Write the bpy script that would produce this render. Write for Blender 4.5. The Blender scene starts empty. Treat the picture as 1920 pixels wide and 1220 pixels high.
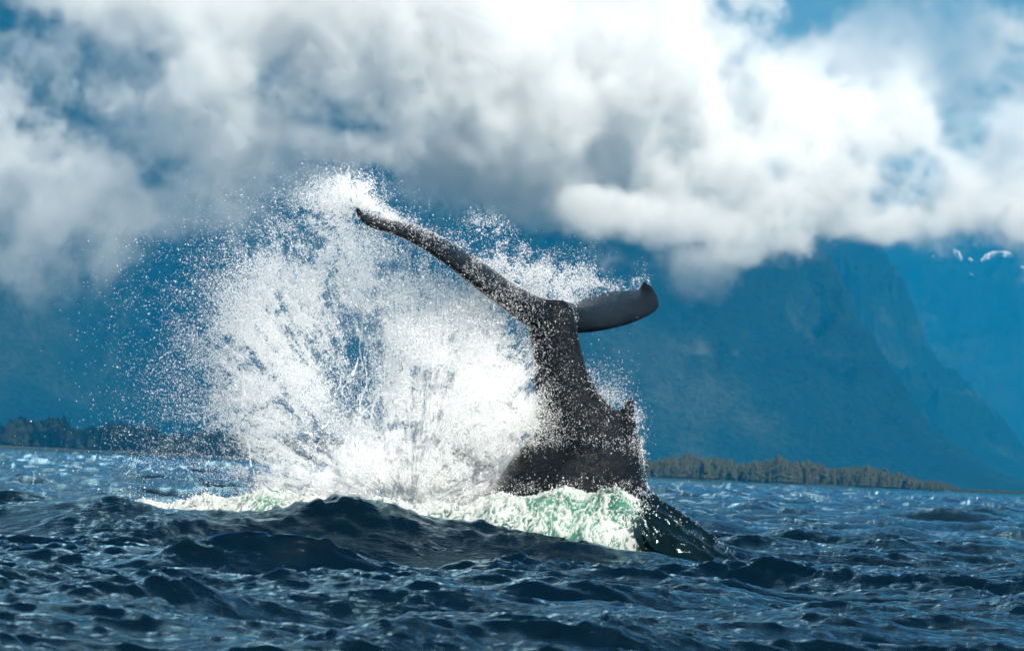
import bpy, bmesh, math, time
import numpy as np
from mathutils import Matrix, Vector

T0 = time.time()
R = math.radians
scene = bpy.context.scene
col = scene.collection

# ------------------------------------------------------------------ camera
CAM_H = 0.95                      # a low boat, eye just above the chop
F_PX = 7240.0                     # focal length in pixels of the 1920-wide frame
PITCH, ROLL = math.atan2(269.0, F_PX), R(2.65)
fwd = np.array([0.0, math.cos(PITCH), math.sin(PITCH)])
up0 = np.array([0.0, -math.sin(PITCH), math.cos(PITCH)])
ex = np.array([1.0, 0.0, 0.0])
cup = up0 * math.cos(ROLL) - ex * math.sin(ROLL)
crt = ex * math.cos(ROLL) + up0 * math.sin(ROLL)
cam_pos = np.array([0.0, 0.0, CAM_H])
cd = bpy.data.cameras.new('camera')
cam = bpy.data.objects.new('camera', cd)
col.objects.link(cam)
cam.matrix_world = Matrix(((crt[0], cup[0], -fwd[0], 0), (crt[1], cup[1], -fwd[1], 0),
                           (crt[2], cup[2], -fwd[2], CAM_H), (0, 0, 0, 1)))
cd.sensor_width = 36.0
cd.lens = 36.0 * F_PX / 1920.0
cd.clip_start = 0.5
cd.clip_end = 40000.0
cd.dof.use_dof = True
cd.dof.focus_distance = 40.0
cd.dof.aperture_fstop = 6.7
scene.camera = cam


def at(px, py, Y):
    """World point seen at photo pixel (px, py) at ground distance Y."""
    d = fwd + (px - 960.0) / F_PX * crt - (py - 610.0) / F_PX * cup
    return cam_pos + d * (Y / d[1])


def at_v(px, py, Y):
    px, py, Y = np.broadcast_arrays(np.asarray(px, float), np.asarray(py, float), np.asarray(Y, float))
    d = fwd + ((px - 960.0) / F_PX)[..., None] * crt - ((py - 610.0) / F_PX)[..., None] * cup
    return cam_pos + d * (Y / d[..., 1])[..., None]


# ------------------------------------------------------------------ light
SUN_EL = R(42.0)
SUN_AZ = R(146.0)                 # clockwise from the view direction (+Y): right, a little behind the camera
sun_dir = np.array([math.sin(SUN_AZ) * math.cos(SUN_EL), math.cos(SUN_AZ) * math.cos(SUN_EL), math.sin(SUN_EL)])
sl = bpy.data.lights.new('sun', 'SUN')
sl.energy = 5.0
sl.angle = R(0.53)
sl.color = (1.0, 0.95, 0.875)
so = bpy.data.objects.new('sun', sl)
col.objects.link(so)
so.location = (60, -20, 80)
so.rotation_euler = Vector((-sun_dir[0], -sun_dir[1], -sun_dir[2])).to_track_quat('-Z', 'Y').to_euler()

world = bpy.data.worlds.new('World')
scene.world = world
world.use_nodes = True
wt = world.node_tree
wt.nodes.clear()


def N(t, typ, **kw):
    n = t.nodes.new(typ)
    for k, v in kw.items():
        if k in ('inp',):
            for kk, vv in v.items():
                n.inputs[kk].default_value = vv
        else:
            setattr(n, k, v)
    return n


def build_world():
    t = wt
    L = t.links.new
    sky = N(t, 'ShaderNodeTexSky', sky_type='NISHITA', sun_disc=False, sun_elevation=SUN_EL,
            sun_rotation=SUN_AZ, air_density=1.0, dust_density=0.2, ozone_density=2.0, altitude=10.0)
    b1 = N(t, 'ShaderNodeBackground', inp={'Strength': 0.05})
    L(sky.outputs[0], b1.inputs['Color'])
    # broken cloud over the whole dome, mapped on a flat layer overhead
    tc = N(t, 'ShaderNodeTexCoord')
    sep = N(t, 'ShaderNodeSeparateXYZ')
    L(tc.outputs['Generated'], sep.inputs[0])
    zz = N(t, 'ShaderNodeMath', operation='MAXIMUM', inp={1: 0.0})
    L(sep.outputs['Z'], zz.inputs[0])
    za = N(t, 'ShaderNodeMath', operation='ADD', inp={1: 0.16})
    L(zz.outputs[0], za.inputs[0])
    dv = N(t, 'ShaderNodeVectorMath', operation='DIVIDE')
    cb = N(t, 'ShaderNodeCombineXYZ')
    for k in range(3):
        L(za.outputs[0], cb.inputs[k])
    L(tc.outputs['Generated'], dv.inputs[0])
    L(cb.outputs[0], dv.inputs[1])
    nz = N(t, 'ShaderNodeTexNoise', inp={'Scale': 1.1, 'Detail': 9.0, 'Roughness': 0.58, 'Distortion': 0.25})
    L(dv.outputs[0], nz.inputs['Vector'])
    mr = N(t, 'ShaderNodeMapRange', interpolation_type='SMOOTHSTEP',
           inp={'From Min': 0.47, 'From Max': 0.57})
    zs = N(t, 'ShaderNodeMath', operation='MULTIPLY_ADD', inp={1: -0.26, 2: 0.015})
    L(zz.outputs[0], zs.inputs[0])
    nsum = N(t, 'ShaderNodeMath', operation='ADD')
    L(nz.outputs['Fac'], nsum.inputs[0]); L(zs.outputs[0], nsum.inputs[1])
    L(nsum.outputs[0], mr.inputs['Value'])
    nz2 = N(t, 'ShaderNodeTexNoise', inp={'Scale': 2.3, 'Detail': 6.0, 'Roughness': 0.55})
    L(dv.outputs[0], nz2.inputs['Vector'])
    cr = N(t, 'ShaderNodeValToRGB')
    cr.color_ramp.elements[0].position = 0.38
    cr.color_ramp.elements[0].color = (0.10, 0.25, 0.40, 1)
    cr.color_ramp.elements[1].position = 0.62
    cr.color_ramp.elements[1].color = (0.80, 0.94, 1.0, 1)
    L(nz2.outputs['Fac'], cr.inputs[0])
    b2 = N(t, 'ShaderNodeBackground', inp={'Strength': 1.9})
    L(cr.outputs[0], b2.inputs['Color'])
    mx = N(t, 'ShaderNodeMixShader')
    L(mr.outputs[0], mx.inputs[0])
    L(b1.outputs[0], mx.inputs[1])
    L(b2.outputs[0], mx.inputs[2])
    out = N(t, 'ShaderNodeOutputWorld')
    L(mx.outputs[0], out.inputs['Surface'])


build_world()
scene.view_settings.view_transform = 'Standard'
scene.view_settings.look = 'None'
scene.view_settings.exposure = 0.8
scene.view_settings.gamma = 1.0
scene.view_settings.use_curve_mapping = False
scene.render.engine = 'CYCLES'
cy = scene.cycles
cy.max_bounces = 14
cy.diffuse_bounces = 6
cy.glossy_bounces = 3
cy.transmission_bounces = 4
cy.volume_bounces = 12
cy.volume_max_steps = 512
cy.transparent_max_bounces = 8
cy.caustics_reflective = False
cy.caustics_refractive = False
cy.use_denoising = True
cy.adaptive_threshold = 0.05
cy.adaptive_min_samples = 16
cy.sample_clamp_indirect = 6.0


# ------------------------------------------------------------------ helpers
def tag(o, label=None, cat=None, group=None, kind=None):
    if label: o['label'] = label
    if cat: o['category'] = cat
    if group: o['group'] = group
    if kind: o['kind'] = kind
    return o


def mesh_np(name, verts, faces, mat=None, smooth=True, parent=None):
    """One mesh object from numpy arrays; faces is (n,3) or (n,4)."""
    me = bpy.data.meshes.new(name)
    verts = np.ascontiguousarray(verts, np.float32)
    me.vertices.add(len(verts))
    me.vertices.foreach_set('co', verts.ravel())
    if faces is not None and len(faces):
        faces = np.ascontiguousarray(faces, np.int32)
        k = faces.shape[1]
        me.loops.add(faces.size)
        me.polygons.add(len(faces))
        me.loops.foreach_set('vertex_index', faces.ravel())
        me.polygons.foreach_set('loop_start', np.arange(0, faces.size, k, dtype=np.int32))
        me.polygons.foreach_set('use_smooth', np.full(len(faces), smooth))
    me.update(calc_edges=True)
    o = bpy.data.objects.new(name, me)
    col.objects.link(o)
    if mat: me.materials.append(mat)
    if parent: o.parent = parent
    return o


def grid_faces(nr, nc):
    i = np.arange(nr * nc).reshape(nr, nc)
    return np.stack([i[:-1, :-1], i[:-1, 1:], i[1:, 1:], i[1:, :-1]], -1).reshape(-1, 4)


def new_mat(name):
    m = bpy.data.materials.new(name)
    m.use_nodes = True
    m.node_tree.nodes.clear()
    return m, m.node_tree


def fft_noise(shape, beta, seed, kmin=0.0, kmax=1e9, stretch=None):
    """Periodic gaussian noise, amplitude ~ k^-beta, zero mean and unit deviation."""
    r = np.random.default_rng(seed)
    w = r.standard_normal(shape).astype(np.float32)
    f = np.fft.rfftn(w)
    ks = [np.fft.fftfreq(n) * max(shape) for n in shape[:-1]] + [np.fft.rfftfreq(shape[-1]) * max(shape)]
    if stretch:
        ks = [k * s for k, s in zip(ks, stretch)]
    k2 = sum(np.square(k).reshape([-1 if i == j else 1 for j in range(len(shape))]) for i, k in enumerate(ks))
    k = np.sqrt(k2)
    k.flat[0] = 1.0
    a = k ** (-beta) * (k >= kmin) * (k <= kmax)
    a.flat[0] = 0.0
    n = np.fft.irfftn(f * a, s=shape).astype(np.float32)
    return n / n.std()


def sample2(tile, u, v):
    """Bilinear periodic lookup; u, v in tile units (rows, cols) 0..1."""
    n, m = tile.shape
    a = (u % 1.0) * n
    b = (v % 1.0) * m
    i = np.floor(a).astype(np.int64); j = np.floor(b).astype(np.int64)
    fa = (a - i).astype(np.float32); fb = (b - j).astype(np.float32)
    i %= n; j %= m
    i1 = (i + 1) % n; j1 = (j + 1) % m
    return (tile[i, j] * (1 - fa) * (1 - fb) + tile[i1, j] * fa * (1 - fb)
            + tile[i, j1] * (1 - fa) * fb + tile[i1, j1] * fa * fb)


def sstep(a, b, x):
    t = np.clip((x - a) / (b - a), 0, 1)
    return t * t * (3 - 2 * t)


def catmull(pts, n):
    P = np.asarray(pts, float)
    P = np.vstack([2 * P[0] - P[1], P, 2 * P[-1] - P[-2]])
    segs = len(P) - 3
    t = np.linspace(0, segs - 1e-6, n)
    i = t.astype(int); f = (t - i)[:, None]
    a, b, c, d = P[i], P[i + 1], P[i + 2], P[i + 3]
    return 0.5 * (2 * b + (c - a) * f + (2 * a - 5 * b + 4 * c - d) * f ** 2 + (3 * b - a - 3 * c + d) * f ** 3)


def volume_from_array(name, dens, lo, hi, mat):
    """A volume object whose grid is the numpy array dens[z, y, x] between corners lo and hi."""
    nz, ny, nx = dens.shape
    me = bpy.data.meshes.new(name)
    n = dens.size
    me.vertices.add(n)
    at_ = me.attributes.new('density_value', 'FLOAT', 'POINT')
    at_.data.foreach_set('value', np.ascontiguousarray(dens, np.float32).ravel())
    o = bpy.data.objects.new(name, me)
    col.objects.link(o)
    g = bpy.data.node_groups.new(name + '_grid', 'GeometryNodeTree')
    g.interface.new_socket('Geometry', in_out='INPUT', socket_type='NodeSocketGeometry')
    g.interface.new_socket('Geometry', in_out='OUTPUT', socket_type='NodeSocketGeometry')
    gi = g.nodes.new('NodeGroupInput'); go = g.nodes.new('NodeGroupOutput')
    L = g.links.new
    vc = g.nodes.new('GeometryNodeVolumeCube')
    vc.inputs['Min'].default_value = lo
    vc.inputs['Max'].default_value = hi
    vc.inputs['Resolution X'].default_value = nx
    vc.inputs['Resolution Y'].default_value = ny
    vc.inputs['Resolution Z'].default_value = nz
    pos = g.nodes.new('GeometryNodeInputPosition')
    sub = g.nodes.new('ShaderNodeVectorMath'); sub.operation = 'SUBTRACT'
    sub.inputs[1].default_value = lo
    L(pos.outputs[0], sub.inputs[0])
    mul = g.nodes.new('ShaderNodeVectorMath'); mul.operation = 'MULTIPLY'
    mul.inputs[1].default_value = [(c - 1) / (b - a) for a, b, c in zip(lo, hi, (nx, ny, nz))]
    L(sub.outputs[0], mul.inputs[0])
    ad = g.nodes.new('ShaderNodeVectorMath'); ad.operation = 'ADD'
    ad.inputs[1].default_value = (0.5, 0.5, 0.5)
    L(mul.outputs[0], ad.inputs[0])
    fl = g.nodes.new('ShaderNodeVectorMath'); fl.operation = 'FLOOR'
    L(ad.outputs[0], fl.inputs[0])
    mn = g.nodes.new('ShaderNodeVectorMath'); mn.operation = 'MINIMUM'
    mn.inputs[1].default_value = (nx - 1, ny - 1, nz - 1)
    L(fl.outputs[0], mn.inputs[0])
    sp = g.nodes.new('ShaderNodeSeparateXYZ')
    L(mn.outputs[0], sp.inputs[0])

    def imath(op, a, b):
        m = g.nodes.new('FunctionNodeIntegerMath'); m.operation = op
        for k, s in enumerate((a, b)):
            if isinstance(s, int): m.inputs[k].default_value = s
            else: L(s, m.inputs[k])
        return m.outputs[0]
    idx = imath('ADD', sp.outputs['X'], imath('MULTIPLY', imath('ADD', sp.outputs['Y'],
                imath('MULTIPLY', sp.outputs['Z'], ny)), nx))
    na = g.nodes.new('GeometryNodeInputNamedAttribute'); na.data_type = 'FLOAT'
    na.inputs['Name'].default_value = 'density_value'
    si = g.nodes.new('GeometryNodeSampleIndex'); si.data_type = 'FLOAT'; si.domain = 'POINT'
    L(gi.outputs[0], si.inputs['Geometry'])
    L(na.outputs[0], si.inputs['Value'])
    L(idx, si.inputs['Index'])
    L(si.outputs[0], vc.inputs['Density'])
    sm = g.nodes.new('GeometryNodeSetMaterial'); sm.inputs['Material'].default_value = mat
    L(vc.outputs[0], sm.inputs[0])
    L(sm.outputs[0], go.inputs[0])
    md = o.modifiers.new('grid', 'NODES'); md.node_group = g
    me.materials.append(mat)
    return o


# ------------------------------------------------------------------ mountains
def forest_slope_material(name, c1, c2, c3, sc):
    m, t = new_mat(name)
    L = t.links.new
    tc = N(t, 'ShaderNodeNewGeometry')
    n1 = N(t, 'ShaderNodeTexNoise', inp={'Scale': 0.0035 * sc, 'Detail': 7.0, 'Roughness': 0.6})
    n2 = N(t, 'ShaderNodeTexNoise', inp={'Scale': 0.11 * sc, 'Detail': 3.0, 'Roughness': 0.7})
    L(tc.outputs['Position'], n1.inputs['Vector'])
    L(tc.outputs['Position'], n2.inputs['Vector'])
    r = N(t, 'ShaderNodeValToRGB')
    e = r.color_ramp.elements
    e[0].position = 0.36; e[0].color = (*c1, 1)
    e[1].position = 0.66; e[1].color = (*c3, 1)
    k = e.new(0.52); k.color = (*c2, 1)
    L(n1.outputs['Fac'], r.inputs[0])
    mr = N(t, 'ShaderNodeMapRange', inp={'From Min': 0.3, 'From Max': 0.7, 'To Min': 0.45, 'To Max': 1.7})
    L(n2.outputs['Fac'], mr.inputs['Value'])
    mx = N(t, 'ShaderNodeVectorMath', operation='SCALE')
    L(r.outputs[0], mx.inputs[0])
    L(mr.outputs[0], mx.inputs['Scale'])
    bp = N(t, 'ShaderNodeBump', inp={'Strength': 0.9, 'Distance': 14.0 / sc})
    L(n2.outputs['Fac'], bp.inputs['Height'])
    b = N(t, 'ShaderNodeBsdfDiffuse', inp={'Roughness': 0.8})
    L(mx.outputs[0], b.inputs['Color'])
    L(bp.outputs[0], b.inputs['Normal'])
    o = N(t, 'ShaderNodeOutputMaterial')
    L(b.outputs[0], o.inputs['Surface'])
    return m


TER = fft_noise((512, 512), 1.75, 11)
TER2 = fft_noise((512, 512), 1.5, 12)


def mountain(name, prof, Y0, Y1, depth, mat, seed, gully=0.27, x_ext=None, nx=420, ny=150):
    """Heightfield whose ridge, at distance Y1, follows the photo profile prof [(px, py)...]."""
    pts = np.array([at(px, py, Y1) for px, py in prof])
    xs = np.linspace(pts[0, 0], pts[-1, 0], nx)
    hr = np.interp(xs, pts[:, 0], pts[:, 2])
    ys = np.concatenate([np.linspace(Y0, Y1, ny), np.linspace(Y1, Y1 + depth, ny // 4)[1:]])
    X, Yy = np.meshgrid(xs, ys)
    H = np.broadcast_to(hr, X.shape)
    s = np.where(Yy <= Y1, (Yy - Y0) / (Y1 - Y0), 1 - 0.8 * (Yy - Y1) / depth)
    base = H * np.clip(s, 0, 1) ** 0.9
    u = Yy / 2300.0 + seed * 0.37
    v = X / 2300.0 + seed * 0.61
    n = sample2(TER, u * 0.55, v) * 1.0
    rg = 1 - np.abs(sample2(TER, u * 0.5 + 0.3, v * 1.7 + 0.4))
    n2 = sample2(TER2, u * 2.2, v * 3.1)
    amp = np.clip(np.minimum(s * 3, 1.0), 0, 1) * np.clip(H, 0, 400) * gully
    hold = 1 - 0.75 * np.exp(-((Yy - Y1) / 120.0) ** 2)     # keep the skyline itself near the profile
    Z = base + amp * hold * (0.7 * n + 0.8 * (rg - 0.4)) + amp * 0.16 * n2
    Z = np.where(s <= 0, -20, Z)
    Z[0] = -20
    V = np.stack([X, Yy, Z], -1).reshape(-1, 3)
    o = mesh_np(name, V, grid_faces(len(ys), nx), mat)
    return o, (xs, ys, Z)


mat_slope = forest_slope_material('spruce_slope', (0.006, 0.012, 0.009), (0.010, 0.020, 0.012), (0.034, 0.042, 0.023), 1.0)
mat_far = forest_slope_material('far_slope', (0.007, 0.013, 0.010), (0.012, 0.022, 0.014), (0.026, 0.034, 0.022), 0.8)

mt_near, _ = mountain('near_mountain',
    [(-600, -40), (-200, -60), (200, -40), (500, 20), (800, 120), (1050, 220), (1250, 310), (1400, 390), (1450, 440), (1470, 452), (1490, 446),
     (1515, 462), (1540, 500), (1570, 545), (1610, 610), (1660, 690), (1710, 770), (1760, 830), (1820, 880), (1900, 925), (2050, 945)],
    4700, 5900, 900, mat_slope, 1)
tag(mt_near, kind='structure')
mt_ridge, _ = mountain('ridge_mountain',
    [(1000, 330), (1300, 340), (1450, 370), (1540, 395), (1580, 425), (1625, 480), (1660, 525), (1700, 590), (1740, 655), (1775, 720),
     (1795, 765), (1815, 805), (1850, 835), (1900, 868), (1960, 895), (2100, 940)],
    6300, 7600, 900, mat_slope, 2, gully=0.26)
tag(mt_ridge, kind='structure')
mt_far, FARG = mountain('far_mountain',
    [(1100, 330), (1600, 380), (1800, 400), (2000, 360), (2300, 330), (2700, 420)],
    9400, 12000, 1500, mat_far, 3, gully=0.2)
tag(mt_far, kind='structure')


# ------------------------------------------------------------------ snow on the far mountain
def far_hit(px, py):
    """Where the sight line through (px, py) meets the far mountain."""
    xs, ys, Z = FARG
    dirv = at(px, py, 1.0) - cam_pos
    Yr = np.linspace(ys[0], ys[150 - 1], 900)
    P = cam_pos + dirv * Yr[:, None]
    iy = np.clip(np.searchsorted(ys, Yr), 1, len(ys) - 1)
    ix = np.clip(np.searchsorted(xs, P[:, 0]), 1, len(xs) - 1)
    h = np.where(Z[iy, ix] > P[:, 2])[0]
    return P[h[0]] if len(h) else P[-1]


def plain_material(name, c, rough=0.8):
    m, t = new_mat(name)
    g = N(t, 'ShaderNodeNewGeometry')
    n = N(t, 'ShaderNodeTexNoise', inp={'Scale': 0.05, 'Detail': 4.0})
    t.links.new(g.outputs['Position'], n.inputs['Vector'])
    r = N(t, 'ShaderNodeValToRGB')
    r.color_ramp.elements[0].position = 0.3; r.color_ramp.elements[0].color = (*[v * 0.8 for v in c], 1)
    r.color_ramp.elements[1].position = 0.7; r.color_ramp.elements[1].color = (*c, 1)
    t.links.new(n.outputs['Fac'], r.inputs[0])
    b = N(t, 'ShaderNodeBsdfDiffuse', inp={'Roughness': rough})
    t.links.new(r.outputs[0], b.inputs['Color'])
    o = N(t, 'ShaderNodeOutputMaterial')
    t.links.new(b.outputs[0], o.inputs['Surface'])
    return m


mat_snow = plain_material('snow', (0.86, 0.88, 0.90))


def snow_patch(spine, width):
    """Bank of snow lying along a gully, given by its spine in the photo and half widths."""
    C = catmull([(a, b, w) for (a, b), w in zip(spine, width)], 26)
    tan = np.gradient(C[:, :2], axis=0); tan /= np.linalg.norm(tan, axis=1)[:, None] + 1e-9
    r = np.random.default_rng(int(C[0, 0]))
    V = []
    for (x, y, w), tg in zip(C, tan):
        for q in np.linspace(-1, 1, 7):
            ww = w * (1 + 0.25 * r.standard_normal()) if abs(q) == 1 else w
            p = far_hit(x - tg[1] * q * ww, y + tg[0] * q * ww)
            V.append(p + np.array([0, -10, 5.0]) * (1.2 - q * q))
    o = mesh_np('snow_patch', V, grid_faces(26, 7), mat_snow, parent=mt_far)
    return o


snow_patch([(1787, 469), (1794, 476), (1799, 484), (1802, 492)], [2, 4.5, 4, 1.5])
snow_patch([(1838, 491), (1852, 481), (1870, 477), (1888, 477), (1900, 484)], [2, 5, 5, 4.5, 2])
snow_patch([(1746, 482), (1749, 483), (1752, 483)], [1, 2, 1])
snow_patch([(1815, 487), (1820, 489), (1822, 493)], [1, 3, 1])
snow_patch([(1818, 516), (1822, 517), (1826, 517)], [1, 1.6, 1])
snow_patch([(1914, 502), (1924, 505), (1940, 508)], [1, 2.5, 2])


# ------------------------------------------------------------------ low wooded shore
def shore(name, tops, Y, seed, n, label, colr):
    """A low point of land with a belt of spruce; tops: (px, top row, base row)."""
    r = np.random.default_rng(seed)
    T = np.array(tops, float)
    m = plain_material(name + '_needles', colr)
    V, F = [], []
    k = 7
    th = np.linspace(0, 2 * np.pi, k, endpoint=False)
    for i in range(n):
        q = r.random()
        px = T[0, 0] + (T[-1, 0] - T[0, 0]) * q
        row = r.random()
        Yt = Y + 60 * row
        big = 1 + 0.13 * float(sample2(TER2, np.array([seed * .13]), np.array([px / 170.0]))[0])
        t_, b_ = np.interp(px, T[:, 0], T[:, 1]), np.interp(px, T[:, 0], T[:, 2])
        g = at(px, b_, Yt)
        h = max(0.8, 0.80 * big * (b_ - t_) * Y / F_PX * np.clip(r.normal(0.80 + 0.12 * row, 0.13), 0.4, 1.2))
        w = h * r.uniform(0.12, 0.22)
        g[2] = 0.2
        lean = r.normal(0, 0.02, 2)
        if r.random() < 0.4:      # rounder broadleaf among the spruce
            w *= 1.35
        rd = r.random() < 0.35
        tiers = [(0.02, 0.08), (0.1, 0.7), (0.25, 1.0), (0.4, 0.95), (0.55, 1.05), (0.7, 0.8), (0.82, 0.7), (0.92, 0.4), (1.0, 0.05)] if rd else [(0.02, 0.08), (0.12, 1.0), (0.30, 0.62), (0.34, 0.86), (0.52, 0.45), (0.56, 0.62), (0.74, 0.25), (0.78, 0.36), (1.0, 0.01)]
        b0 = len(V)
        ph = r.random() * 6
        for zf, wf in tiers:
            rr = w * wf * (1 + 0.28 * r.standard_normal(k))
            for a, q2 in zip(th, rr):
                V.append((g[0] + math.cos(a + ph) * q2 + lean[0] * zf * h, g[1] + math.sin(a + ph) * q2, g[2] + zf * h + 0.03 * h * r.standard_normal() * (zf < 1)))
        for j in range(len(tiers) - 1):
            for c in range(k):
                F.append((b0 + j * k + c, b0 + j * k + (c + 1) % k, b0 + (j + 1) * k + (c + 1) % k, b0 + (j + 1) * k + c))
    o = mesh_np(name, V, F, m, smooth=False)
    tag(o, label, kind='stuff')


shore('shore_forest', [(1000, 838, 882), (1215, 843, 894), (1330, 846, 900), (1450, 850, 905), (1560, 858, 910), (1640, 868, 913), (1700, 880, 916), (1760, 894, 918), (1790, 905, 919), (1800, 914, 920), (1850, 912, 922), (1925, 916, 925)],
      1700, 5, 2800, 'low belt of brownish green spruce on the shore right of the whale', (0.062, 0.066, 0.032))
shore('distant_shore_forest', [(-150, 765, 832), (0, 770, 836), (120, 772, 842), (200, 780, 846), (290, 790, 850), (400, 800, 855), (700, 815, 868), (1000, 838, 882)],
      2100, 6, 1700, 'blurred dark spruce shore at the left behind the spray', (0.036, 0.044, 0.025))
P = []
for px in np.linspace(-300, 1960, 80):
    a = at(px, 900, 1690.0)
    P.append(a[0])
P = np.array(P)
sx, sy = np.meshgrid(P, [1686, 1696, 1730, 2200])
sz = np.array([-1.0, 0.3, 0.8, 0.8])[:, None] * np.interp(P, [P[0], P[60], P[72], P[-1]], [1, 1, 0.6, 0.3])[None, :] + 0.3 * sample2(TER2, sx / 300, sy / 300)
sz[0] = -1.0
o = mesh_np('shore_ground', np.stack([sx, sy, sz], -1).reshape(-1, 3), grid_faces(4, 80), plain_material('shore_soil', (0.05, 0.05, 0.035)))
tag(o, kind='structure')


# ------------------------------------------------------------------ haze
def build_haze():
    x0, x1, y0, y1, z0, z1 = -3600, 5200, -600, 14500, -60, 1650
    bm = bmesh.new()
    bmesh.ops.create_cube(bm, size=1.0)
    for v in bm.verts:
        v.co = ((x0 + x1) / 2 + v.co.x * (x1 - x0), (y0 + y1) / 2 + v.co.y * (y1 - y0), (z0 + z1) / 2 + v.co.z * (z1 - z0))
    me = bpy.data.meshes.new('haze'); bm.to_mesh(me); bm.free()
    o = bpy.data.objects.new('haze', me); col.objects.link(o)
    m, t = new_mat('haze_air')
    pv = N(t, 'ShaderNodeVolumePrincipled', inp={'Color': (0.004, 0.215, 0.455, 1), 'Density': 1.65e-4, 'Absorption Color': (0.17, 0.22, 0.2, 1), 'Anisotropy': 0.0})
    ot = N(t, 'ShaderNodeOutputMaterial')
    t.links.new(pv.outputs[0], ot.inputs['Volume'])
    me.materials.append(m)
    return tag(o, 'blue haze in the air between the boat and the mountains', kind='stuff')


build_haze()


# ------------------------------------------------------------------ clouds
def build_clouds():
    Yc, half = 2000.0, 112.0
    vox = 2.15
    lo = at(-170, 720, Yc); hi = at(2090, -130, Yc)
    lo = np.array([lo[0], Yc - half, at(960, 640, Yc)[2]]); hi = np.array([hi[0], Yc + half, at(960, -130, Yc)[2]])
    nx, ny, nz = [int((b - a) / vox) for a, b in zip(lo, hi)]
    X = np.linspace(lo[0], hi[0], nx, dtype=np.float32)
    Yg = np.linspace(lo[1], hi[1], ny, dtype=np.float32)
    Z = np.linspace(lo[2], hi[2], nz, dtype=np.float32)
    sc = Yc / F_PX
    # blobs: photo px, py, radius x, radius y, depth offset (-1..1), weight
    B = [  # big white cumulus (last figure: how thick the cloud is)
         (250, -30, 270, 95, 0.2, 1.4, 1), (470, 20, 220, 120, 0.0, 1.5, 1), (700, 40, 250, 170, -0.1, 1.55, 1),
         (940, 80, 250, 190, -0.1, 1.55, 1), (1160, 110, 230, 190, 0.0, 1.55, 1), (1270, 110, 130, 130, 0.1, 1.3, 1),
         (400, 120, 65, 80, -0.3, 0.9, 0.9), (560, 140, 80, 60, -0.3, 0.9, 0.9), (1330, 190, 150, 90, 0.1, 1.3, 1),
         (760, 170, 180, 90, 0.0, 0.9, 0.9), (1050, 240, 230, 80, -0.2, 0.95, 1), (860, 240, 190, 60, -0.1, 0.85, 0.8), (640, 190, 150, 60, 0.0, 0.8, 0.7),
         # right-hand cumulus
         (1520, 120, 75, 60, 0.5, 0.8, 0.45), (1600, 170, 75, 65, 0.4, 0.8, 0.5), (1480, 220, 160, 90, 0.2, 0.95, 1), (1640, 240, 100, 90, 0.0, 1.0, 1), (1690, 215, 55, 60, 0.1, 0.9, 1),
         # grey underside reaching right
         (1300, 310, 280, 60, 0.0, 0.8, 0.8), (1560, 340, 240, 65, 0.1, 0.75, 0.6), (1800, 360, 190, 80, 0.3, 0.75, 0.6),
         (1910, 230, 60, 190, 0.5, 0.8, 0.6), (900, 300, 280, 44, 0.1, 0.95, 0.8), (640, 270, 260, 44, 0.2, 0.9, 0.6), (420, 230, 220, 90, 0.4, 0.95, 0.5),
         # bright low bank on the slope
         (1130, 395, 90, 40, -0.3, 0.75, 0.5), (1240, 415, 110, 44, -0.6, 0.85, 0.6), (1330, 405, 70, 40, -0.1, 0.85, 0.6), (1390, 440, 110, 48, -0.6, 0.9, 0.65), (1440, 385, 100, 46, -0.4, 0.8, 0.6),
         (1370, 478, 70, 26, -0.5, 0.75, 0.6), (1640, 420, 100, 34, -0.3, 0.8, 0.6), (1760, 425, 110, 38, -0.5, 0.85, 0.65), (1890, 420, 120, 40, -0.4, 0.8, 0.6), (1760, 90, 200, 130, 0.7, 0.9, 0.05), (150, 60, 160, 80, 0.6, 0.9, 0.16), (50, 90, 140, 90, 0.5, 0.95, 0.3), (1145, 285, 120, 60, 0.2, 1.0, 0.8), (1550, 405, 60, 26, 0.3, 0.7, 0.5),
         (1290, 520, 60, 44, -0.4, 0.55, 0.12),
         # left bank and veil
         (30, 170, 130, 140, 0.3, 0.85, 0.8), (50, 280, 130, 90, 0.2, 0.8, 0.6), (150, 370, 120, 100, 0.0, 0.7, 0.16), (60, 430, 130, 90, 0.1, 0.65, 0.12),
         (205, 470, 65, 90, -0.2, 0.65, 0.16), (235, 560, 40, 60, -0.2, 0.55, 0.12), (330, 370, 150, 70, 0.3, 0.9, 0.16), (540, 330, 200, 46, 0.3, 0.9, 0.16), (850, 350, 220, 50, 0.4, 0.9, 0.16), (200, 190, 160, 120, 0.6, 1.0, 0.16), (330, 260, 160, 90, 0.6, 1.0, 0.22), (100, 330, 160, 120, 0.6, 1.0, 0.16)]
    M = np.full((nz, ny, nx), -1.0, np.float32)
    W = np.full((nz, ny, nx), 1e-4, np.float32)
    K = np.full((nz, ny, nx), 1e-4, np.float32)
    Yn = ((Yg - Yc) / half).astype(np.float32)
    for px, py, rx, ry, dz, w, thick in B:
        c = at(px, py, Yc)
        rxm, rzm = rx * sc * 1.25, ry * sc * 1.25
        rd = max(0.30, min(0.75, 0.5 * (rx + ry) * sc / half * 1.1))
        d2 = (np.square((Z - c[2]) / rzm)[:, None, None] + np.square((Yn - dz * 0.55) / rd)[None, :, None]
              + np.square((X - c[0]) / rxm)[None, None, :])
        np.maximum(M, (w - d2 * w).astype(np.float32), out=M)
        g = np.exp(-1.5 * d2).astype(np.float32)
        W += g * thick; K += g
    W /= K
    n1 = fft_noise((nz, ny, nx), 2.0, 21, kmin=4)
    b1 = np.abs(fft_noise((nz, ny, nx), 1.2, 22, kmin=7, kmax=16))
    b2 = np.abs(fft_noise((nz, ny, nx), 1.2, 23, kmin=18, kmax=45))
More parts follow.
